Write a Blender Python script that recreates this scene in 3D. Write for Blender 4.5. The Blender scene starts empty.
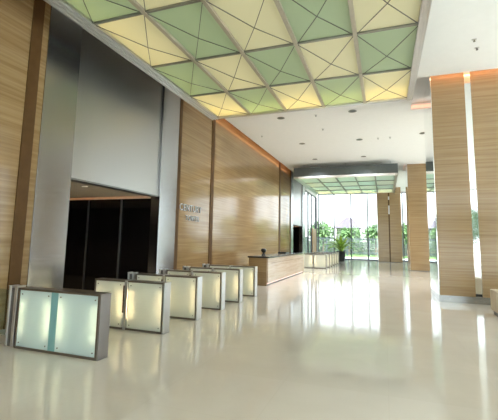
import bpy, bmesh, math, random
from mathutils import Vector, Matrix
random.seed(7)
S = bpy.context.scene
COL = S.collection
PI = math.pi

# ------------------------------------------------------------------ camera
pitch, yaw, roll = 0.1238, -0.3527, 0.0189
cp, sp, cy_, sy_ = math.cos(pitch), math.sin(pitch), math.cos(yaw), math.sin(yaw)
fwd = Vector((sy_*cp, cy_*cp, sp)); rt = Vector((cy_, -sy_, 0)); up = rt.cross(fwd)
rt2 = rt*math.cos(roll) + up*math.sin(roll); up2 = -rt*math.sin(roll) + up*math.cos(roll)
cam = bpy.data.cameras.new('camera'); cam_ob = bpy.data.objects.new('camera', cam); COL.objects.link(cam_ob)
m = Matrix((rt2, up2, -fwd)).transposed().to_4x4(); m.translation = (0, 0, 1.7)
cam_ob.matrix_world = m
cam.sensor_width = 36; cam.sensor_fit = 'HORIZONTAL'; cam.lens = 378.56/498*36
cam.shift_x = (249-245.14)/498; cam.shift_y = (193.68-210)/498
cam.clip_end = 400
S.camera = cam_ob

# ------------------------------------------------------------------ sky, exposure
SKY = 1.8
w = bpy.data.worlds.new('sky'); S.world = w; w.use_nodes = True
nt = w.node_tree; bg = nt.nodes['Background']
tc = nt.nodes.new('ShaderNodeTexCoord'); sep = nt.nodes.new('ShaderNodeSeparateXYZ')
nt.links.new(tc.outputs['Generated'], sep.inputs[0])
rmp = nt.nodes.new('ShaderNodeValToRGB')
rmp.color_ramp.elements[0].position = 0.0; rmp.color_ramp.elements[0].color = (.96, .97, 1, 1)
rmp.color_ramp.elements[1].position = .7; rmp.color_ramp.elements[1].color = (.72, .84, 1, 1)
nt.links.new(sep.outputs['Z'], rmp.inputs[0]); nt.links.new(rmp.outputs[0], bg.inputs[0])
bg.inputs[1].default_value = SKY
S.view_settings.view_transform = 'Standard'; S.view_settings.look = 'None'
S.view_settings.gamma = 1; S.view_settings.use_curve_mapping = False
S.view_settings.exposure = 1.12
sun = bpy.data.lights.new('sun', 'SUN'); sun.energy = 11; sun.angle = .02; sun.color = (1, .98, .95)
sun_ob = bpy.data.objects.new('sun', sun); COL.objects.link(sun_ob)
sun_ob.rotation_euler = Vector((-.28, .85, -1.25)).to_track_quat('-Z', 'Y').to_euler()
S.cycles.max_bounces = 14; S.cycles.diffuse_bounces = 7; S.cycles.glossy_bounces = 6
S.cycles.transparent_max_bounces = 16; S.cycles.transmission_bounces = 6
S.cycles.sample_clamp_indirect = 6
S.cycles.caustics_reflective = False; S.cycles.caustics_refractive = False
S.cycles.use_denoising = True

# ------------------------------------------------------------------ materials
def new_mat(name):
    mt = bpy.data.materials.new(name); mt.use_nodes = True
    return mt, mt.node_tree, mt.node_tree.nodes['Principled BSDF']
def plain(name, col, rough=.5, metal=0, spec=.5, ior=None, coat=0, noise=.06, scale=6):
    mt, t, b = new_mat(name)
    b.inputs['Roughness'].default_value = rough; b.inputs['Metallic'].default_value = metal
    b.inputs['Specular IOR Level'].default_value = spec
    if coat: b.inputs['Coat Weight'].default_value = coat; b.inputs['Coat Roughness'].default_value = .03
    n = t.nodes.new('ShaderNodeTexNoise'); n.inputs['Scale'].default_value = scale
    tcx = t.nodes.new('ShaderNodeTexCoord'); t.links.new(tcx.outputs['Object'], n.inputs['Vector'])
    r = t.nodes.new('ShaderNodeValToRGB')
    r.color_ramp.elements[0].position = .3; r.color_ramp.elements[1].position = .7
    r.color_ramp.elements[0].color = tuple(c*(1-noise) for c in col)+(1,)
    r.color_ramp.elements[1].color = tuple(min(1, c*(1+noise)) for c in col)+(1,)
    t.links.new(n.outputs['Fac'], r.inputs[0]); t.links.new(r.outputs[0], b.inputs['Base Color'])
    return mt
def stone(name, dark, mid, light, rough=.09, spec=.5, scale=(.35, .35, 9), joint=None):
    """vein-cut stone with level veins"""
    mt, t, b = new_mat(name)
    tcx = t.nodes.new('ShaderNodeTexCoord')
    mp = t.nodes.new('ShaderNodeMapping'); mp.inputs['Scale'].default_value = scale
    t.links.new(tcx.outputs['Object'], mp.inputs[0])
    n = t.nodes.new('ShaderNodeTexNoise'); n.inputs['Scale'].default_value = 1.6; n.inputs['Detail'].default_value = 7
    n.inputs['Roughness'].default_value = .62; n.inputs['Distortion'].default_value = .35
    t.links.new(mp.outputs[0], n.inputs['Vector'])
    r = t.nodes.new('ShaderNodeValToRGB'); e = r.color_ramp.elements
    e[0].position = .3; e[0].color = dark+(1,); e[1].position = .72; e[1].color = light+(1,)
    q = e.new(.5); q.color = mid+(1,)
    t.links.new(n.outputs['Fac'], r.inputs[0])
    # slab-to-slab tone change
    br = t.nodes.new('ShaderNodeTexNoise'); br.inputs['Scale'].default_value = .5
    t.links.new(tcx.outputs['Object'], br.inputs['Vector'])
    mx = t.nodes.new('ShaderNodeMix'); mx.data_type = 'RGBA'; mx.blend_type = 'MULTIPLY'; mx.inputs['Factor'].default_value = .25
    t.links.new(r.outputs[0], mx.inputs['A']); t.links.new(br.outputs['Color'], mx.inputs['B'])
    br2 = t.nodes.new('ShaderNodeHueSaturation'); br2.inputs['Saturation'].default_value = 0; br2.inputs['Value'].default_value = 1.7
    t.links.new(br.outputs['Color'], br2.inputs['Color']); t.links.new(br2.outputs[0], mx.inputs['B'])
    t.links.new(mx.outputs['Result'], b.inputs['Base Color'])
    b.inputs['Roughness'].default_value = rough; b.inputs['Specular IOR Level'].default_value = spec
    return mt
def steel(name, col=(.39, .385, .38), rough=.26, aniso=.75):
    mt, t, b = new_mat(name)
    b.inputs['Metallic'].default_value = 1; b.inputs['Base Color'].default_value = col+(1,)
    b.inputs['Anisotropic'].default_value = aniso; b.inputs['Anisotropic Rotation'].default_value = .25
    tcx = t.nodes.new('ShaderNodeTexCoord'); mp = t.nodes.new('ShaderNodeMapping'); mp.inputs['Scale'].default_value = (2, 2, 30)
    t.links.new(tcx.outputs['Object'], mp.inputs[0])
    n = t.nodes.new('ShaderNodeTexNoise'); n.inputs['Scale'].default_value = 1; n.inputs['Detail'].default_value = 0
    t.links.new(mp.outputs[0], n.inputs['Vector'])
    mr = t.nodes.new('ShaderNodeMapRange'); mr.inputs['To Min'].default_value = rough-.02; mr.inputs['To Max'].default_value = rough+.03
    t.links.new(n.outputs['Fac'], mr.inputs[0]); t.links.new(mr.outputs[0], b.inputs['Roughness'])
    # sheet metal is never quite flat
    n2 = t.nodes.new('ShaderNodeTexNoise'); n2.inputs['Scale'].default_value = .8; n2.inputs['Detail'].default_value = 0
    mp2 = t.nodes.new('ShaderNodeMapping'); mp2.inputs['Scale'].default_value = (1, 1, .35); t.links.new(tcx.outputs['Object'], mp2.inputs[0])
    t.links.new(mp2.outputs[0], n2.inputs['Vector'])
    bp = t.nodes.new('ShaderNodeBump'); bp.inputs['Strength'].default_value = .12; bp.inputs['Distance'].default_value = .06
    t.links.new(n2.outputs['Fac'], bp.inputs['Height']); t.links.new(bp.outputs[0], b.inputs['Normal'])
    return mt
def emit(name, col, s):
    mt, t, b = new_mat(name)
    b.inputs['Base Color'].default_value = (.8, .8, .8, 1)
    b.inputs['Emission Color'].default_value = col+(1,); b.inputs['Emission Strength'].default_value = s
    return mt
def clear_glass(name, tint=(.93, .97, .96), refl=.5):
    mt = bpy.data.materials.new(name); mt.use_nodes = True; t = mt.node_tree; t.nodes.clear()
    o = t.nodes.new('ShaderNodeOutputMaterial'); mx = t.nodes.new('ShaderNodeMixShader')
    tr = t.nodes.new('ShaderNodeBsdfTransparent'); gl = t.nodes.new('ShaderNodeBsdfGlossy'); f = t.nodes.new('ShaderNodeLayerWeight')
    pw = t.nodes.new('ShaderNodeMath'); pw.operation = 'POWER'; pw.inputs[1].default_value = 4
    tr.inputs[0].default_value = tint+(1,); gl.inputs['Roughness'].default_value = .02; f.inputs[0].default_value = .5
    mu = t.nodes.new('ShaderNodeMath'); mu.operation = 'MULTIPLY_ADD'; mu.inputs[1].default_value = refl; mu.inputs[2].default_value = .04
    t.links.new(f.outputs['Facing'], pw.inputs[0]); t.links.new(pw.outputs[0], mu.inputs[0]); t.links.new(mu.outputs[0], mx.inputs[0])
    t.links.new(tr.outputs[0], mx.inputs[1]); t.links.new(gl.outputs[0], mx.inputs[2]); t.links.new(mx.outputs[0], o.inputs[0])
    return mt
def frosted(name, col, diff=.35, rough=.25, fres=.6):
    mt = bpy.data.materials.new(name); mt.use_nodes = True; t = mt.node_tree; t.nodes.clear()
    o = t.nodes.new('ShaderNodeOutputMaterial'); mx = t.nodes.new('ShaderNodeMixShader'); m2 = t.nodes.new('ShaderNodeMixShader')
    tl = t.nodes.new('ShaderNodeBsdfTranslucent'); df = t.nodes.new('ShaderNodeBsdfDiffuse'); gl = t.nodes.new('ShaderNodeBsdfGlossy')
    tl.inputs[0].default_value = col+(1,); df.inputs[0].default_value = col+(1,); gl.inputs['Roughness'].default_value = rough
    f = t.nodes.new('ShaderNodeFresnel'); mx.inputs[0].default_value = diff
    mu = t.nodes.new('ShaderNodeMath'); mu.operation = 'MULTIPLY'; mu.inputs[1].default_value = fres
    n = t.nodes.new('ShaderNodeTexNoise'); n.inputs['Scale'].default_value = 1.2
    hs = t.nodes.new('ShaderNodeMix'); hs.data_type = 'RGBA'; hs.inputs['A'].default_value = tuple(c*.95 for c in col)+(1,); hs.inputs['B'].default_value = col+(1,)
    t.links.new(n.outputs['Fac'], hs.inputs['Factor']); t.links.new(hs.outputs['Result'], tl.inputs[0])
    t.links.new(tl.outputs[0], mx.inputs[1]); t.links.new(df.outputs[0], mx.inputs[2])
    t.links.new(f.outputs[0], mu.inputs[0]); t.links.new(mu.outputs[0], m2.inputs[0])
    t.links.new(mx.outputs[0], m2.inputs[1]); t.links.new(gl.outputs[0], m2.inputs[2]); t.links.new(m2.outputs[0], o.inputs[0])
    return mt

def floor_mat():
    mt, t, b = new_mat('polished_cream_marble')
    tcx = t.nodes.new('ShaderNodeTexCoord')
    n = t.nodes.new('ShaderNodeTexNoise'); n.inputs['Scale'].default_value = 1.1; n.inputs['Detail'].default_value = 8; n.inputs['Distortion'].default_value = .8
    t.links.new(tcx.outputs['Object'], n.inputs['Vector'])
    r = t.nodes.new('ShaderNodeValToRGB'); e = r.color_ramp.elements
    e[0].position = .3; e[0].color = FLOOR_A+(1,); e[1].position = .7; e[1].color = FLOOR_B+(1,)
    t.links.new(n.outputs['Fac'], r.inputs[0])
    br = t.nodes.new('ShaderNodeTexBrick'); br.offset = 0; br.inputs['Scale'].default_value = 1
    br.inputs['Brick Width'].default_value = 1.2; br.inputs['Row Height'].default_value = 1.2; br.inputs['Mortar Size'].default_value = .004
    br.inputs['Color1'].default_value = (1, 1, 1, 1); br.inputs['Color2'].default_value = (.97, .965, .95, 1); br.inputs['Mortar'].default_value = (.95, .94, .92, 1)
    t.links.new(tcx.outputs['Object'], br.inputs['Vector'])
    mx = t.nodes.new('ShaderNodeMix'); mx.data_type = 'RGBA'; mx.blend_type = 'MULTIPLY'; mx.inputs['Factor'].default_value = 1
    t.links.new(r.outputs[0], mx.inputs['A']); t.links.new(br.outputs['Color'], mx.inputs['B']); t.links.new(mx.outputs['Result'], b.inputs['Base Color'])
    b.inputs['Roughness'].default_value = .08; b.inputs['IOR'].default_value = 1.42
    n2 = t.nodes.new('ShaderNodeTexNoise'); n2.inputs['Scale'].default_value = 2.2
    t.links.new(tcx.outputs['Object'], n2.inputs['Vector'])
    bp = t.nodes.new('ShaderNodeBump'); bp.inputs['Strength'].default_value = .03; bp.inputs['Distance'].default_value = .02
    t.links.new(n2.outputs['Fac'], bp.inputs['Height']); t.links.new(bp.outputs[0], b.inputs['Normal'])
    return mt
FLOOR_A = (.59, .55, .48); FLOOR_B = (.63, .59, .52)
M_floor = floor_mat()
M_white = plain('white_plaster', (.86, .86, .86), .7, noise=.01)
M_wall = stone('honey_vein_stone', (.23, .14, .062), (.285, .185, .088), (.345, .24, .125), rough=.1, scale=(.2, .2, 10))
M_pill = stone('tan_vein_stone', (.28, .18, .088), (.345, .235, .125), (.40, .29, .165), rough=.12, scale=(.25, .25, 11))
M_desk = stone('pale_pink_vein_stone', (.46, .34, .25), (.56, .44, .34), (.64, .52, .42), rough=.1)
M_bronze = plain('dark_bronze', (.10, .052, .02), .5, 0, .12)
M_steel = steel('brushed_steel', rough=.34, aniso=.45)
M_jamb = steel('reflection_tinted_steel', (.40, .41, .43), .22)  # bluer tone puts the jamb's differing reflections into its colour
M_steel2 = plain('satin_steel', (.60, .60, .60), .28, 1, noise=.03)
M_dsteel = plain('dark_steel', (.16, .16, .155), .4, .8)
M_gsteel = plain('grey_steel_frame', (.28, .28, .25), .4, .7)
M_mirror = plain('mirror_steel', (.86, .88, .88), .04, 1, noise=.01)
M_fascia = plain('slate_grey_fascia', (.10, .115, .115), .35, .3)
M_black = plain('black_polished_panel', (.006, .005, .005), .08, 0, .35)
M_hallceil = plain('hall_plaster', (.62, .55, .45), .7)
M_cover = emit('warm_led', (1, .42, .16), 2.6)
M_cover2 = emit('bright_warm_led', (1, .42, .18), 3.5)
M_cover3 = emit('soft_warm_glow', (1, .42, .24), .5)
M_pinkled = emit('pink_led', (1, .42, .30), .3)
M_tube = emit('warm_tube', (1, .70, .40), 26)
M_cream = frosted('cream_frosted_glass', (.86, .84, .66), .4)
M_green = frosted('green_frosted_glass', (.57, .67, .51), .4)
M_pane = frosted('pale_frosted_glass', (.86, .90, .84), .5, .2, .5)
M_pane1 = frosted('blueish_frosted_glass', (.74, .88, .90), .5, .2, .5)
M_teal = frosted('teal_frosted_strip', (.30, .58, .60), .6, .2, .5)
M_glass = clear_glass('window_glass')
M_leafglass = clear_glass('barrier_glass', (.80, .88, .88), 1.0)
M_inner = plain('white_lining', (.8, .8, .78), .8, noise=.01)
M_counter = plain('dark_counter_stone', (.045, .035, .03), .15)
M_plastic = plain('black_plastic', (.012, .012, .012), .3)
M_leaf = plain('broad_leaf', (.30, .45, .07), .45, noise=.5, scale=2)
M_leaf2 = plain('tree_leaf', (.055, .115, .03), .6, noise=.5, scale=.6)
M_leaf3 = plain('palm_leaf', (.075, .14, .035), .6, noise=.4, scale=.6)
M_trunk = plain('bark', (.16, .11, .07), .9, noise=.3)
M_grass = plain('lawn_grass', (.10, .19, .045), .95, noise=.3, scale=1)
M_pave = plain('outdoor_paving', (.60, .58, .54), .8)
M_end = plain('dull_steel', (.30, .28, .275), .3, 1, noise=.03)
M_top = plain('brown_steel', (.16, .135, .11), .35, .8)
M_pale2 = frosted('pale_teal_glass', (.66, .80, .74), .4)
M_pale3 = frosted('pale_grey_glass', (.74, .82, .74), .4)
M_bar = plain('painted_bar', (.42, .38, .30), .4)
M_end2 = plain('plinth_steel', (.45, .46, .46), .2, 1, noise=.03)
M_fence = plain('painted_fence', (.045, .06, .065), .6)
M_render = plain('pink_render', (.13, .11, .105), .8)
M_roof = plain('lilac_roof', (.085, .07, .095), .8)
M_mull = plain('aluminium_mullion', (.10, .105, .11), .4, .3)
M_lens = plain('dark_lamp_recess', (.07, .07, .065), .3)
M_wooddoor = stone('timber_door', (.34, .17, .07), (.46, .25, .12), (.55, .33, .17), .3, scale=(6, 6, .4))
M_bench = plain('beige_upholstery', (.52, .45, .33), .7)

# ------------------------------------------------------------------ mesh helpers
class MB:
    def __init__(s): s.bm = bmesh.new()
    def box(s, x0, x1, y0, y1, z0, z1):
        v = [s.bm.verts.new(p) for p in ((x0,y0,z0),(x1,y0,z0),(x1,y1,z0),(x0,y1,z0),(x0,y0,z1),(x1,y0,z1),(x1,y1,z1),(x0,y1,z1))]
        for f in ((3,2,1,0),(4,5,6,7),(0,1,5,4),(1,2,6,5),(2,3,7,6),(3,0,4,7)): s.bm.faces.new([v[i] for i in f])
        return s
    def tube(s, pts, r, n=8, r1=None):
        pts = [Vector(p) for p in pts]; rings = []
        for i, p in enumerate(pts):
            d = (pts[min(i+1, len(pts)-1)]-pts[max(i-1, 0)]).normalized()
            a = d.orthogonal().normalized(); b = d.cross(a)
            rr = r if r1 is None else r+(r1-r)*i/(len(pts)-1)
            rings.append([s.bm.verts.new(p+rr*(math.cos(2*PI*k/n)*a+math.sin(2*PI*k/n)*b)) for k in range(n)])
            if i and (rings[-1][0].co-rings[-2][0].co-(p-pts[i-1])).length > r*.8:  # keep rings aligned
                best = min(range(n), key=lambda q: (rings[-1][q].co-rings[-2][0].co).length)
                rings[-1] = rings[-1][best:]+rings[-1][:best]
        for A, B in zip(rings, rings[1:]):
            for k in range(n): s.bm.faces.new((A[k], A[(k+1) % n], B[(k+1) % n], B[k]))
        s.bm.faces.new(rings[0][::-1]); s.bm.faces.new(rings[-1])
        return s
    def lathe(s, prof, c=(0, 0, 0), n=24):
        rings = [[s.bm.verts.new((c[0]+r*math.cos(2*PI*k/n), c[1]+r*math.sin(2*PI*k/n), c[2]+z)) for k in range(n)] for r, z in prof]
        for A, B in zip(rings, rings[1:]):
            for k in range(n): s.bm.faces.new((A[k], A[(k+1) % n], B[(k+1) % n], B[k]))
        s.bm.faces.new(rings[0][::-1]); s.bm.faces.new(rings[-1])
        return s
    def build(s, name, mat, parent=None, bevel=0, smooth=False, loc=None):
        me = bpy.data.meshes.new(name)
        bmesh.ops.recalc_face_normals(s.bm, faces=s.bm.faces)
        s.bm.to_mesh(me); s.bm.free(); me.materials.append(mat)
        if smooth:
            for p in me.polygons: p.use_smooth = True
        o = bpy.data.objects.new(name, me); COL.objects.link(o)
        if parent: o.parent = parent
        if loc: o.location = loc
        if bevel:
            b = o.modifiers.new('bevel', 'BEVEL'); b.width = bevel; b.segments = 2; b.limit_method = 'ANGLE'
        return o
def bx(name, mat, parent, *d, bevel=0): return MB().box(*d).build(name, mat, parent, bevel)
def struct(o): o['kind'] = 'structure'; return o
def tag(o, label, cat, group=None):
    o['label'] = label; o['category'] = cat
    if group: o['group'] = group
    return o
def thing(name, loc, label, cat, group=None, rz=0):
    o = bpy.data.objects.new(name, None); o.empty_display_size = .2; COL.objects.link(o); o.location = loc; o.rotation_euler.z = rz
    return tag(o, label, cat, group)
def kids(o): return list(o.children)
def copy_tree(o, parent=None):
    ch = kids(o); c = o.copy(); COL.objects.link(c); c.parent = parent
    for k in ch: copy_tree(k, c)
    return c

W = -6.64; CE = 6.9; LID = 7.45; XR = 9.6; Y0 = -9.0; Y1 = 40.2
OP = ((6.58, 10.2), (28.9, 32.5))           # the two elevator hall openings
PT = ((5.68, 11.22), (28.18, 33.72))        # the two steel portals
HO = 3.04

# ------------------------------------------------------------------ floor, ceiling, walls
struct(bx('floor', M_floor, None, -16, XR+.2, Y0-.2, Y1+.2, -.2, 0))
cols = [(1.5, 3.6, 12.95, 15.2), (1.5, 3.6, 26.8, 29.0)]
SL = .42
SLS = (.42, .15)
holes = [(a-s_, b+s_, c-min(.5, s_), d+s_) for (a, b, c, d), s_ in zip(cols, SLS)]
xs = sorted({-6.34, XR} | {h[0] for h in holes} | {h[1] for h in holes}); ys = sorted({Y0, Y1} | {h[2] for h in holes} | {h[3] for h in holes})
mb = MB()
for xa, xb in zip(xs, xs[1:]):
    for ya, yb in zip(ys, ys[1:]):
        cx, cy = (xa+xb)/2, (ya+yb)/2
        if not any(h[0] < cx < h[1] and h[2] < cy < h[3] for h in holes): mb.box(xa, xb, ya, yb, CE, CE+.08)
for h in holes:
    mb.box(h[0]-.03, h[0], h[2], h[3], CE+.08, LID); mb.box(h[1], h[1]+.03, h[2], h[3], CE+.08, LID)
    mb.box(h[0], h[1], h[2]-.03, h[2], CE+.08, LID); mb.box(h[0], h[1], h[3], h[3]+.03, CE+.08, LID)
for h in holes: mb.box(h[0], h[1], h[2], h[3], CE+.28, CE+.3)
mb.box(W-.3, XR+.2, Y0-.2, Y1+.2, LID, LID+.2)
struct(mb.build('ceiling', M_white))

def wall_seg(name, y0, y1): return struct(bx(name, M_wall, None, W-.3, W, y0, y1, 0, LID))
wall_seg('wall_left', Y0, PT[0][0]); wall_seg('wall_left', PT[0][1], PT[1][0])
struct(bx('wall_left', M_white, None, W-.3, W, PT[1][1], Y1, 6.4, LID))
# level joints and bronze channels of the stone wall
for i, (a, b) in enumerate(((5.27, 5.52), (11.23, 11.42), (13.9, 14.18), (24.7, 25.05), (27.85, 28.17), (-1.5, -1.3))):
    struct(bx('trim_%d' % (i+1), M_bronze, None, W-.02, W+.025, a, b, 0, LID))
# right and rear sides of the lobby
struct(MB().box(XR, XR+.2, Y0, Y1, 6.2, LID).build('wall_right', M_white))
struct(MB().box(W-.3, XR, Y0-.2, Y0, 6.2, LID).build('wall_rear', M_white))
struct(MB().box(W-.3, XR, Y1, Y1+.2, 6.75, LID).build('wall_far', M_white))

# glazed walls: mullions and panes
def glazed(name, a, b, n, fixed, axis, zt, extra=None):
    xs_ = [a+(b-a)*i/n for i in range(n+1)] if extra is None else extra
    f = MB(); t = .05
    for x in xs_:
        if axis == 'x': f.box(x-.055, x+.055, fixed-.07, fixed+.07, 0, zt)
        else: f.box(fixed-.07, fixed+.07, x-.03, x+.03, 0, zt)
    for z in (0, zt-.08):
        if axis == 'x': f.box(xs_[0], xs_[-1], fixed-.06, fixed+.06, z, z+.08)
        else: f.box(fixed-.06, fixed+.06, xs_[0], xs_[-1], z, z+.08)
    fr = struct(f.build(name, M_mull))
    for p, q in zip(xs_, xs_[1:]):
        if axis == 'x': bx('pane', M_glass, fr, p+.03, q-.03, fixed-.006, fixed+.006, .08, zt-.08)
        else: bx('pane', M_glass, fr, fixed-.006, fixed+.006, p+.03, q-.03, .08, zt-.08)
    return fr
glazed('window_1', 0, 0, 0, Y1, 'x', 6.75, [-6.5, -4.87, -3.17, -1.55, -.1, 1.72, 2.53, 4.2, 5.9, 7.6, 9.3])
glazed('window_2', Y0, Y1, 22, XR, 'y', 6.2)
glazed('window_3', W, XR, 8, Y0, 'x', 6.2)
glazed('window_4', 0, 0, 0, W-.06, 'y', 6.4, [33.8, 35.4, 37.1, 39.5, 40.1])

# ------------------------------------------------------------------ elevator halls
M_hl = emit('hall_lamp', (1, .8, .55), .25)
for i, (a, b) in enumerate(OP):
    xa = -15.5
    h = MB(); h.box(xa, W-.3, b, b+.2, 0, HO+.5)
    struct(h.build('wall_far_hall', M_black))
    struct(bx('wall_near_hall', M_black, None, xa, W-.3, a-.2, a, 0, HO+.5))
    struct(bx('wall_end_hall', M_black, None, xa-.2, xa, a-.2, b+.2, 0, HO+.5))
    struct(bx('trim_20', M_hallceil, None, xa, W-.31, b-.02, b, HO-.06, HO+.41))  # pale band added so the cove glow shows on the black wall
    struct(MB().box(xa, W-.3, a, b-.16, HO, HO+.08).box(xa, W-.3, a, b+.2, HO+.42, HO+.5).build('ceiling_hall', M_hallceil))
    cl = tag(bx('cove_light', M_cover, None, xa+.2, W-.4, b-.21, b-.18, HO+.09, HO+.12),
             'warm orange light strip above the far wall of the %s elevator hall' % ('near' if i == 0 else 'distant'), 'light')
    for k, x in enumerate((-8.04, -9.38, -10.72)):
        d = thing('elevator_door', (x, b-.003, 0), 'black polished elevator door panel in the %s hall, %s from the entrance' % ('near' if i == 0 else 'distant', ('first', 'second', 'third')[k]), 'elevator door')
        bx('door_leaf', M_black, d, -1.28, -.02, -.035, 0, .01, 2.72, bevel=.004)
        bx('edge_strip', M_dsteel, d, -.02, .02, -.05, 0, .01, 2.98)
    for k, x in enumerate((-7.3, -9.2, -11.5)):
        d = thing('hall_downlight', (x, a+1.15, HO), 'small round lit downlight in the %s hall ceiling, %s from the entrance' % ('near' if i == 0 else 'distant', ('first', 'second', 'third')[k]), 'downlight')
        MB().lathe([(.10, 0), (.11, -.012), (.085, -.014)]).build('trim_ring', M_dsteel, d)
        MB().lathe([(.08, -.012), (.08, -.02)]).build('lamp_lens', M_hl, d)
        sl = bpy.data.lights.new('hall_lamp', 'SPOT'); sl.energy = 45; sl.color = (1, .8, .55); sl.spot_size = 2.2; sl.shadow_soft_size = .07
        so = bpy.data.objects.new('hall_lamp', sl); COL.objects.link(so); so.parent = d; so.location = (0, 0, -.03)
    # steel portal round the opening
    p0, p1 = PT[i]
    t = thing('elevator_portal', (W, a, 0), ('tall brushed stainless steel portal around the dark elevator hall behind the near turnstiles', 'distant steel portal around a dark doorway past the reception desk')[i], 'portal')
    bx('jamb', M_jamb, t, -.295, .02, p0-a+.003, 0, 0, LID-.003, bevel=.004)
    bx('jamb', M_jamb, t, -.295, .02, b-a, p1-a-.003, 0, LID-.003, bevel=.004)
    bx('header_panel', M_steel, t, -.295, -.05, .003, b-a-.003, HO+.02, LID-.003)
    bx('bottom_trim', M_dsteel, t, -.295, -.03, .003, b-a-.003, HO-.02, HO+.02)

# ------------------------------------------------------------------ cove strip along the left wall
for k, (a, b) in enumerate(((Y0, 5.6), (11.3, 28.1))):
    tag(bx('cove_light', M_cover, None, -6.33, -6.30, a+.1, b-.1, CE+.09, CE+.13), 'warm orange light strip in the ceiling slot along the stone wall, %s' % ('near the camera' if k == 0 else 'above the reception desk'), 'light')

# ------------------------------------------------------------------ stone columns
clab = ['large near stone column with a full height mirror strip, at the right edge', 'slim looking stone column standing between the near and far ones', 'farthest stone column, in front of the glass wall, with a dark broken strip']
def column(i, x0, x1, y0, y1, top, strip):
    t = thing('stone_column', (x0, y0, 0), clab[i], 'column', 'stone columns of the lobby')
    wd, dp = x1-x0, y1-y0; zs = .2 if i == 0 else .03; hs = .09 if i == 0 else .055
    sx = wd/2
    if strip:
        bx('shaft', M_pill, t, .02, sx-hs, 0, dp, zs, top); bx('shaft', M_pill, t, sx+hs, wd, 0, dp, zs, top)
        m_ = M_mirror if strip == 'mirror' else M_bronze
        bx('inlay_strip', m_, t, sx-hs, sx+hs, .035, dp-.035, zs, top)
    else:
        bx('shaft', M_pill, t, .02, wd, 0, dp, zs, top)
    bx('side_panel', M_mirror, t, 0, .02, .02, dp, .2 if i == 0 else .03, top)
    zb = .2 if i == 0 else .03
    bx('plinth', M_end2 if i == 0 else M_dsteel, t, .0, wd, .0, dp, 0, zb)
    return t, wd, dp
for i, (a, b, c, d) in enumerate(cols):
    t, wd, dp = column(i, a, b, c, d, CE+.278, 'mirror' if i == 0 else None)
    z0, z1 = CE+.09, CE+.13
    if i:
        tag(bx('cove_light', M_cover3, None, a-.14, a-.11, c-.1, d, z0, z1), 'warm orange light strip in the ceiling slot beside the slim middle column', 'light'); continue
    r = MB()
    r.box(0, wd, -.22, -.19, CE+.15, CE+.20)
    tag(bx('cove_light', M_cover3, None, a-SL+.03, b+SL-.03, d+SL-.05, d+SL-.03, CE+.05, CE+.17), 'glowing orange strip standing for the lit end of the ceiling slot behind the large near column', 'light')  # glowing strip stands in for the orange-lit end face of the slot
    cv = r.build('cove_light', M_cover2, None, loc=(a, c, 0)); tag(cv, 'warm orange light strip in the ceiling slot along the front of the large near column', 'light')
t, wd, dp = column(2, -.6, 1.5, 37.5, 39.2, CE, 'bronze')
for z0, z1 in ((4.4, 5.2), (5.75, 6.05)): bx('inlay_patch', M_steel2, t, wd/2-.055, wd/2+.055, -.004, .03, z0, z1)

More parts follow.
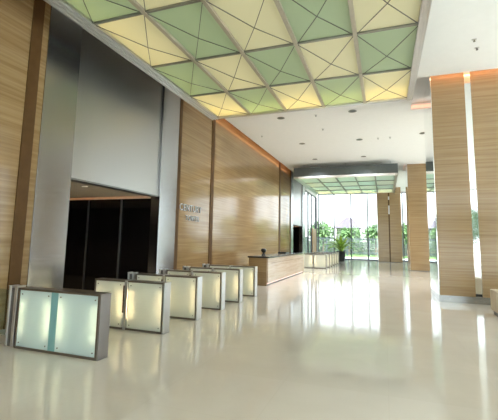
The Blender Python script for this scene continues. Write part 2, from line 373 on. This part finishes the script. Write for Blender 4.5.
# ------------------------------------------------------------------ glass light canopies
def canopy(y0, rows, label, cd=2.0, soffit=0, mats=None, energy=1):
    mats = mats or (M_cream, M_green)
    X0, X1, Z = -5.35, .76, 5.94; cw = (X1-X0)/5
    t = thing('light_canopy', (X0, y0, Z), label, 'ceiling light', 'hanging glass light canopies')
    L, D = X1-X0, rows*cd; F = -.12-soffit
    # rim beams with a stepped profile
    for nm, d in (('rim_beam', (-.27, .045, F, D+.12)), ('rim_beam', (L-.045, L+.12, F, D+.12)), ('rim_beam', (.045, L-.045, F, .03)), ('rim_beam', (.045, L-.045, D-.03, D+.12))):
        b = MB(); b.box(d[0], d[1], d[2], d[3], -.04, .07)
        if d[1]-d[0] < .5:
            for k in range(3): q = d[0]+(d[1]-d[0])*(.2+.3*k); b.box(q-.012, q+.012, d[2], d[3], -.06, -.04)
        b.build(nm, M_white if (soffit and d[3] < .1) else M_steel2, t)
    for d in ((-.27, -.25, F, D+.12), (L+.10, L+.12, F, D+.12), (-.25, L+.10, F, F+.02), (-.25, L+.10, D+.10, D+.12)):
        bx('fascia', M_fascia, t, *d, .07, .66)
    bx('top_cover', M_inner, t, -.25, L+.1, F+.02, D+.1, .64, .66)
    lin = MB()
    for d in ((-.02, -.01, 0, D), (L, L+.01, 0, D), (0, L, -.02, -.01), (0, L, D+.01, D+.02)): lin.box(*d, .07, .64)
    lin.build('lining', M_inner, t)
    for i in range(1, 5): bx('long_bar', M_bar if not soffit else M_dsteel, t, i*cw-.04, i*cw+.04, 0, D, -.05, .06)
    for j in range(1, rows): bx('cross_bar', M_gsteel if not soffit else M_dsteel, t, 0, L, j*cd-.025, j*cd+.025, -.03, .05)
    proto = {}
    for i in range(5):
        for j in range(rows):
            far = rows-1-j
            m_ = mats[(i+far) % 2]
            if m_.name not in proto:
                o = MB().box(.0, cw-.08, 0, cd-.05, 0, .012).build('glass_panel', m_, t); proto[m_.name] = o
            else:
                o = proto[m_.name].copy(); COL.objects.link(o)
            o.parent = t; o.location = (i*cw+.04, j*cd+.025, .01)
    cb = MB()
    for i in range(5 if not soffit else 0):
        for j in range(rows):
            a, b, c, d = i*cw+.03, (i+1)*cw-.03, j*cd+.02, (j+1)*cd-.02
            zc = -.10; m_ = ((a+b)/2, (c+d)/2, zc)
            for p in ((a, c), (b, c), (a, d), (b, d)): cb.tube([(p[0], p[1], -.03), m_], .009, 4)
    if not soffit: cb.build('brace_wires', M_dsteel, t)
    else: cb.bm.free()
    for i in range(3):
        for j in range(3):
            x, y = (.3, L/2, L-.3)[i], (.3, D/2, D-.3)[j]
            MB().tube([(x, y, .66), (x, y, CE-Z)], .015, 6).build('hanger_rod', M_steel2, t)
    # lamps above the glass: white in the field, warm along wall side and the ends
    def lamp(nm, x, y, sx, sy, col, e):
        l = bpy.data.lights.new(nm, 'AREA'); l.shape = 'RECTANGLE'; l.size = sx; l.size_y = sy; l.color = col; l.energy = e
        o = bpy.data.objects.new(nm, l); COL.objects.link(o); o.parent = t; o.location = (x, y, .60)
    for i in range(5):
        lamp('canopy_lamp', (i+.5)*cw, D/2, .9, D-.6, (1, .98, .9), CANOPY*energy*D*1.0)
    lamp('canopy_lamp', .18, D/2, .12, D-.3, (1, .72, .28), CANOPY*energy*D*2.4)
    lamp('canopy_lamp', L/2, D-.3, L-.3, .12, (1, .74, .3), CANOPY*energy*L*4.5)
    lamp('canopy_lamp', L/2, .3, L-.3, .12, (1, .74, .3), CANOPY*energy*L*.8)
    return t
CANOPY = 2.2
canopy(1.57, 5, 'large near grid canopy of green and cream lit glass panels above the turnstiles')
canopy(24.95, 4, 'distant canopy of pale lit glass panels in a dark fascia before the glass wall', 2.1, .2, (M_pale3, M_pale2), 1.6)

# ------------------------------------------------------------------ ceiling fittings
dl = None
for x in (-4.0, -1.07):
    for y in (15.08, 19.5, 24.0):
        if y == 24.0: y = 23.5
        lab = 'round recessed downlight in the white ceiling, %s row and %s' % ('left' if x < -2 else 'right', {15.08: 'nearest the large canopy', 19.5: 'middle of its row', 23.5: 'closest to the distant canopy'}[y])
        if dl is None:
            dl = thing('downlight', (x, y, CE), lab, 'downlight', 'recessed downlights')
            MB().lathe([(.15, 0), (.165, -.015), (.13, -.02), (.125, -.004)]).build('trim_ring', M_gsteel, dl)
            MB().lathe([(.125, -.001), (.12, -.012)]).build('lamp_recess', M_lens, dl)
            l = bpy.data.lights.new('downlight_fill', 'SPOT'); l.energy = 330; l.color = (.96, .98, 1); l.spot_size = 2.3; l.spot_blend = .6; l.shadow_soft_size = .12  # added fill: the fittings look unlit, this spot brightens the lobby
            lo = bpy.data.objects.new('downlight_fill', l); COL.objects.link(lo); lo.parent = dl; lo.location = (0, 0, -.03)
            o = dl
        else: o = copy_tree(dl)
        o.location = (x, y, CE); o['label'] = lab
for (x, y, lab) in ((1.83, 19.15, 'round recessed downlight beside the large near column'), (-2.4, 33, None)):
    if lab: o = copy_tree(dl); o.location = (x, y, CE); o['label'] = lab
sp_ = None
for x, y, lab in ((-2.55, 17.18, 'small ceiling sprinkler in the middle of the white ceiling'), (-5.61, 17.51, 'small dark ceiling sprinkler near the stone wall'), (-2.53, 15.14, 'small ceiling sprinkler between the two downlights nearest the large canopy'),
                  (-.18, 19.48, 'left one of a close pair of small ceiling sprinklers'), (.38, 19.45, 'right one of a close pair of small ceiling sprinklers'),
                  (2.27, 10.5, 'small round detector in the ceiling above the large column'), (2.43, 11.0, 'small ceiling detector closest to the large column face')):
    if sp_ is None:
        sp_ = thing('ceiling_sprinkler', (x, y, CE), lab, 'sprinkler', 'small ceiling fittings')
        MB().lathe([(.06, 0), (.055, -.012), (.02, -.015)], n=12).build('cover_plate', M_steel2, sp_)
        MB().lathe([(.015, -.015), (.015, -.05), (.03, -.055), (.03, -.06)], n=10).build('spray_head', M_dsteel, sp_)
        o = sp_
    else: o = copy_tree(sp_)
    o.location = (x, y, CE); o['label'] = lab

# ------------------------------------------------------------------ turnstiles
TH = .905; TL = 1.60; TD = .21
def turnstile(first):
    t = thing('turnstile', (0, 0, 0), 'x', 'turnstile', 'lit glass turnstiles')
    f = MB()
    f.box(0, TL-.03, 0, TD, 0, .035); f.box(0, .03, 0, TD, .035, TH-.03); f.box(TL-.06, TL-.03, 0, TD, .035, TH-.03)
    f.build('frame', M_top, t, .003)
    bx('top_plate', M_top, t, 0, TL-.03, 0, TD, TH-.03, TH, bevel=.004)
    bx('end_panel', M_end if first else M_steel2, t, TL-.03, TL, 0, TD, 0, TH, bevel=.005)
    s0, s1 = .665, .80
    def screws(x0, x1, y):
        for x in (x0+.05, x1-.05):
            for z in (.09, TH-.09):
                MB().lathe([(.011, 0), (.009, .008)], n=10).build('bolt', M_dsteel, t)
                o = COL.objects[-1]; o.rotation_euler = (PI/2, 0, 0) if y < .1 else (-PI/2, 0, 0); o.location = (x, y, z)
    for y in (.012, TD-.024):
        yb = y-.001 if y < .1 else y+.013
        pm = M_pane1 if first else M_pane
        bx('glass_panel', pm, t, .03, s0, y, y+.012, .035, TH-.03); bx('glass_panel', pm, t, s1, TL-.06, y, y+.012, .035, TH-.03)
        screws(.03, s0, yb); screws(s1, TL-.06, yb)
        if first: bx('centre_strip', M_teal, t, s0, s1, y, y+.012, .035, TH-.03)
    for x in ((.085, s0-.06, s1+.06, TL-.115)):
        MB().tube([(x, .085, .20), (x, .085, TH-.17)], .009, 8).build('light_tube', M_tube, t)
    bx('divider', M_inner, t, s0+.003, s0+.012, .03, TD-.03, .035, TH-.03); bx('divider', M_inner, t, s1-.012, s1-.003, .03, TD-.03, .035, TH-.03)
    if not first:
        bx('barrier_post', M_steel2, t, s0+.05, s1-.02, -.006, TD+.006, .0, TH+.004, bevel=.01)
        bx('barrier_leaf', M_bronze, t, s0+.005, s0+.045, .02, TD-.02, .3, TH-.1)
    for a, b in ((-.25, -.205), (-.125, -.06)):
        p = MB().box(a, b, .03, TD-.03, 0, TH+.01).build('post', M_steel2, t, .01)
        bx('cap', M_steel2, p, a-.004, b+.004, .026, TD-.026, TH+.01, TH+.018, bevel=.003)
    bx('post_filler', M_dsteel, t, -.205, -.125, .05, TD-.05, 0, TH-.02)
    return t
first = turnstile(True); rest = turnstile(False)
TY = [4.48, 6.15, 7.47, 8.78, 10.04, 11.35]
names = ['nearest', 'second', 'third', 'fourth', 'fifth', 'sixth']
used = False; o = None
for bank, off in ((0, 0), (1, 20.8)):
    for k, y in enumerate(TY):
        if k == 0 and bank == 0: o = first
        elif not used: o = rest; used = True
        else: o = copy_tree(rest)
        o.location = (-5.39+.22*bank, y+off, 0)
        if bank == 0 and k == 1: second = o
        if bank == 0: o['label'] = ['frosted glass turnstile nearest the camera, with a teal centre strip'] [0] if k == 0 else 'lit frosted turnstile, %s from the camera in the near bank%s' % (names[k], ', beside the reception desk' if k == 5 else '')
        else: o['label'] = 'small distant lit turnstile, %s in the far bank beyond the reception desk' % (names[k] if k else 'front one')
        o['group'] = ('near bank of lit glass turnstiles', 'far bank of lit glass turnstiles')[bank]
for c in list(second.children):
    if c.name.split('.')[0] in ('post', 'post_filler'):
        for g in list(c.children): bpy.data.objects.remove(g)
        bpy.data.objects.remove(c)
t = thing('glass_barrier', (-6.62, 4.62, 0), 'low clear glass side barrier between the stone wall and the nearest turnstile', 'barrier')
bx('glass_panel', M_leafglass, t, .02, .93, 0, .012, .12, .84)
for x in (.9,): 
    for z in (.25, .72): bx('clamp', M_dsteel, t, x, x+.073, -.02, .03, z, z+.05, bevel=.004)
bx('foot_rail', M_steel2, t, .0, .93, -.01, .022, .0, .12)

# ------------------------------------------------------------------ reception desk and what stands on it
D0, D1 = 14.2, 21.2
t = thing('reception_desk', (-5.03, D0, 0), 'long reception desk of pale pinkish stone with a dark counter edge', 'desk')
LD = D1-D0
bx('front_panel', M_desk, t, .74, .80, .0, LD, .12, 1.05, bevel=.004)
bx('end_panel', M_wall, t, 0, .74, 0.0, .06, .0, 1.05, bevel=.004); bx('end_panel', M_wall, t, 0, .74, LD-.06, LD, .0, 1.05, bevel=.004)
bx('counter_top', M_counter, t, -.03, .84, -.04, LD+.04, 1.05, 1.11, bevel=.006)
bx('worktop', M_wall, t, -.3, .74, .06, LD-.06, .70, .74); bx('plinth', M_dsteel, t, .66, .72, .06, LD-.06, 0, .12)
bx('light_strip', M_pinkled, t, .72, .735, .08, LD-.08, .05, .10)
bx('ledge_line', M_bronze, t, .80, .806, .4, LD-.4, .84, .85)
t = thing('desk_microphone', (-4.85, 15.6, 1.11), 'small black round headed device on the near end of the reception desk', 'desk device')
MB().lathe([(.09, 0), (.09, .03), (.05, .05)], n=16).build('base', M_plastic, t, smooth=True)
MB().tube([(0, 0, .04), (0, 0, .12)], .035, 10).build('stem', M_plastic, t)
MB().lathe([(.02, .10), (.09, .13), (.12, .20), (.10, .26), (.03, .29)], n=16).build('head', M_plastic, t, smooth=True)
t = thing('document_tray', (-4.75, 18.6, 1.11), 'flat black tray on the reception desk, beyond the round headed device', 'tray')
bx('tray_base', M_plastic, t, -.2, .2, -.3, .3, 0, .015); 
for d in ((-.2, -.185, -.3, .3), (.185, .2, -.3, .3), (-.2, .2, -.3, -.285), (-.2, .2, .285, .3)): bx('tray_side', M_plastic, t, *d, .015, .07)
# bench at the right edge
t = thing('bench', (2.47, 10.75, 0), 'beige upholstered bench end at the right edge, before the large column', 'bench')
bx('seat', M_bench, t, 0, 1.6, 0, .6, .10, .61, bevel=.02); bx('kick_base', M_plastic, t, .05, 1.55, .05, .55, 0, .10)
# ------------------------------------------------------------------ metal letters on the wall
def letters(word, y, z, size, parent):
    cur = y
    for ch in word:
        cu = bpy.data.curves.new('letter', 'FONT'); cu.body = ch; cu.size = size; cu.extrude = .015
        tmp = bpy.data.objects.new('letter', cu); COL.objects.link(tmp)
        dg = bpy.context.evaluated_depsgraph_get(); me = bpy.data.meshes.new_from_object(tmp.evaluated_get(dg))
        bpy.data.objects.remove(tmp)
        me.materials.clear(); me.materials.append(M_letter)
        wdt = max(v.co.x for v in me.vertices)-min(v.co.x for v in me.vertices)
        o = bpy.data.objects.new('letter', me); COL.objects.link(o); o.parent = parent
        o.matrix_local = Matrix(((0, 0, 1, .02), (1, 0, 0, cur), (0, 1, 0, z), (0, 0, 0, 1)))
        cur += wdt+size*.16
M_letter = plain('pale_metal_letter', (.5, .5, .52), .3, .8)
sg = thing('wall_sign', (W, 11.55, 2.45), 'two lines of pale metal letters mounted on the honey stone wall', 'sign')
letters('CENTURY', -.1, .27, .34, sg); letters('TOWER', .35, -.06, .26, sg)

# ------------------------------------------------------------------ door in the left glazing
t = thing('timber_door', (W, 37.2, 0), 'narrow timber door in the glass side wall at the far left', 'door')
bx('door_leaf', M_wooddoor, t, -.02, .05, 0, 2.2, .02, 3.05, bevel=.005); MB().tube([(.09, .25, .8), (.09, .25, 1.5)], .018, 8).build('door_handle', M_steel2, t)

# ------------------------------------------------------------------ potted plant
t = thing('potted_plant', (-3.85, 36.7, 0), 'large leafy plant in a black pot in front of the glass wall', 'potted plant')
MB().lathe([(.30, 0), (.34, .05), (.42, .8), (.46, .86), (.46, .92), (.40, .92), (.38, .84)], n=28).build('pot', M_plastic, t, smooth=True)
MB().lathe([(.37, .82), (.36, .86)], n=20).build('soil', M_trunk, t)
def blade(L, wmax, tilt, az, base, droop, n=9):
    b = MB(); prev = None; p = Vector(base); el = tilt
    h = Vector((math.cos(az), math.sin(az), 0)); sd = Vector((-math.sin(az), math.cos(az), 0))
    for k in range(n+1):
        u = k/n; wd_ = wmax*math.sin(PI*min(1, .08+u*.92))**.8*(1 if u < .95 else .3)+.008
        nrm = (h*-math.sin(el)+Vector((0, 0, math.cos(el))))
        row = [b.bm.verts.new(p-sd*wd_+nrm*wd_*.3), b.bm.verts.new(p-nrm*.006), b.bm.verts.new(p+sd*wd_+nrm*wd_*.3)]
        if prev:
            for q in (0, 1): b.bm.faces.new((prev[q], prev[q+1], row[q+1], row[q]))
        prev = row; p = p+(h*math.cos(el)+Vector((0, 0, math.sin(el))))*(L/n); el -= droop/n
    return b
for k in range(24):
    az = k*2.4; u = k/24
    o = blade(1.35+.5*random.random(), .15, 1.45-.75*u, az, (.05*math.cos(az), .05*math.sin(az), .85+.15*(1-u)), .7+.9*u).build('leaf', M_leaf, t, smooth=True)
    so = o.modifiers.new('thickness', 'SOLIDIFY'); so.thickness = .006

# ------------------------------------------------------------------ outdoors
struct(MB().box(-90, 90, Y1+.2, 120, -.25, -.05).box(-60, W-.35, 33.6, Y1+.2, -.25, -.05).build('ground', M_grass))
struct(MB().box(XR+.2, 90, Y0-60, Y1+.2, -.25, -.05).box(-40, XR+.2, Y0-60, Y0-.2, -.25, -.05).build('bounce_forecourt', M_pave))  # unseen paving, made pale to bounce sunlight up to the ceiling
struct(MB().box(-14, 14, Y1+.2, 47.5, -.05, -.02).build('path_paving', M_pave))  # extended outward to bounce more sunlight onto the far ceiling
def foliage(n, c, r, s, seed):
    rd = random.Random(seed); b = MB()
    for _ in range(n):
        while True:
            v = Vector((rd.uniform(-1, 1), rd.uniform(-1, 1), rd.uniform(-1, 1)))
            if .25 < v.length < 1: break
        v = v*(1+.25*math.sin(5*v.x+seed)*math.cos(4*v.y+seed))
        p = Vector((c[0]+v.x*r[0], c[1]+v.y*r[1], c[2]+v.z*r[2]))
        a = Vector((rd.uniform(-1, 1), rd.uniform(-1, 1), rd.uniform(-1, 1))).normalized()*s; e = a.orthogonal().normalized()*s*.45
        vs = [b.bm.verts.new(p-a), b.bm.verts.new(p+e), b.bm.verts.new(p+a), b.bm.verts.new(p-e)]
        b.bm.faces.new(vs)
    return b
def tree(x, y, h, r, lab, seed, group='trees outside the glass wall'):
    t = thing('tree', (x, y, -.05), lab, 'tree', group)
    MB().tube([(0, 0, 0), (.1, .05, h*.4), (0, .1, h*.75)], .16, 8, .06).build('trunk', M_trunk, t)
    foliage(1500, (0, 0, h*.66), (r, r, h*.34), .22, seed).build('foliage', M_leaf2, t)
def palm(x, y, h, lab, seed):
    t = thing('palm_tree', (x, y, -.05), lab, 'palm', 'palms outside the glass wall'); rd = random.Random(seed)
    MB().tube([(0, 0, 0), (.05, 0, h*.5), (.12, .03, h*.7)], .12, 8, .08).build('trunk', M_trunk, t)
    b = None
    for k in range(16):
        az = k*2.4+seed
        blade(1.9, .16, 1.2-.07*k, az, (.12, .03, h*.68), 1.9, 8).build('frond', M_leaf3, t)
tl = ['leftmost tree outside, in front of the lilac roofed house', 'small round tree outside behind the potted plant', 'bushy tree outside beyond the fence, left of the far column', 'taller tree outside just behind the far column', 'green tree outside seen between the two farther columns', 'tree outside right of the slim column', 'tree outside at the far right', 'tree outside close to the left glazing', 'dense tree outside far left']
for k, (x, y, h, r) in enumerate(((-9.8, 63.5, 5.2, 2.1), (-5.4, 65, 4.3, 2.0), (-1.2, 63.5, 4.8, 1.9), (2.6, 64, 4.9, 1.8), (3.6, 50, 3.9, 1.2), (7.4, 64.5, 6, 2.3), (13, 65, 6.5, 2.8), (-13.2, 50, 5, 2.2), (-15, 42, 5.5, 2.4))):
    tree(x, y, h, r, tl[k], 11+k)
pl = ['palm outside left of the potted plant', 'palm outside right of the potted plant', 'palm outside near the middle of the glass wall', 'palm outside beside the far column']
for k, (x, y, h) in enumerate(((-8.6, 57.5, 4.1), (-4.9, 57, 3.7), (-1.2, 57, 4.0), (2.9, 57.5, 4.1))): palm(x, y, h, pl[k], 3+k)
rl = ['tree behind the entrance, mirrored in the near column', 'bushy tree behind the entrance to the left', 'tree behind the entrance to the right', 'tree beyond the right glazing near the camera', 'tree beyond the right glazing, farther along']
for k, (x, y, h, r) in enumerate(((3.2, -22, 6, 3), (-4, -24, 6, 3), (9, -22, 6, 3), (20, 4, 6, 3), (20, 16, 6, 3))): tree(x, y, h, r, rl[k], 31+k, 'trees on the other sides of the building')
hd = foliage(5200, (-2, 60.5, .9), (14, .9, 1.3), .16, 77).build('hedge', M_leaf2); hd['kind'] = 'stuff'; tag(hd, 'low clipped hedge along the foot of the fence outside', 'hedge')
t = thing('fence', (-16, 54, -.05), 'dark metal railing fence across the garden outside', 'fence')
b = MB()
for k in range(200): b.box(k*.17-.03, k*.17+.03, -.018, .018, .1, 2.45)
b.build('railing_bars', M_fence, t)
for z in (.35, 2.2): bx('rail', M_fence, t, 0, 34, -.03, .03, z, z+.12)
for k in range(13): bx('post', M_fence, t, k*2.8-.1, k*2.8+.1, -.07, .07, 0, 2.5)
t = thing('garden_wall', (-20, 70, -.05), 'pinkish rendered wall behind the garden trees outside', 'wall'); bx('wall_face', M_render, t, 0, 44, 0, .3, 0, 1.9); bx('coping', M_pave, t, -.1, 44.1, -.08, .38, 1.9, 2.0)
t = thing('house', (-8.6, 74, -.05), 'pale house with a lilac roof beyond the garden fence', 'house')
bx('wall_block', M_render, t, 0, 4.0, 0, 6, 0, 4.6)
r = MB(); v = [r.bm.verts.new(p) for p in ((-.5, -.5, 4.5), (4.5, -.5, 4.5), (4.5, 6.5, 4.5), (-.5, 6.5, 4.5), (1.5, 3, 6.7), (2.5, 3, 6.7))]
for f in ((3, 2, 1, 0), (0, 1, 5, 4), (1, 2, 5), (2, 3, 4, 5), (3, 0, 4)): r.bm.faces.new([v[i] for i in f])
r.build('roof', M_roof, t)
for x in (.5, 2.4): bx('house_window', M_mull, t, x, x+1.2, -.04, 0, 2.4, 3.8)
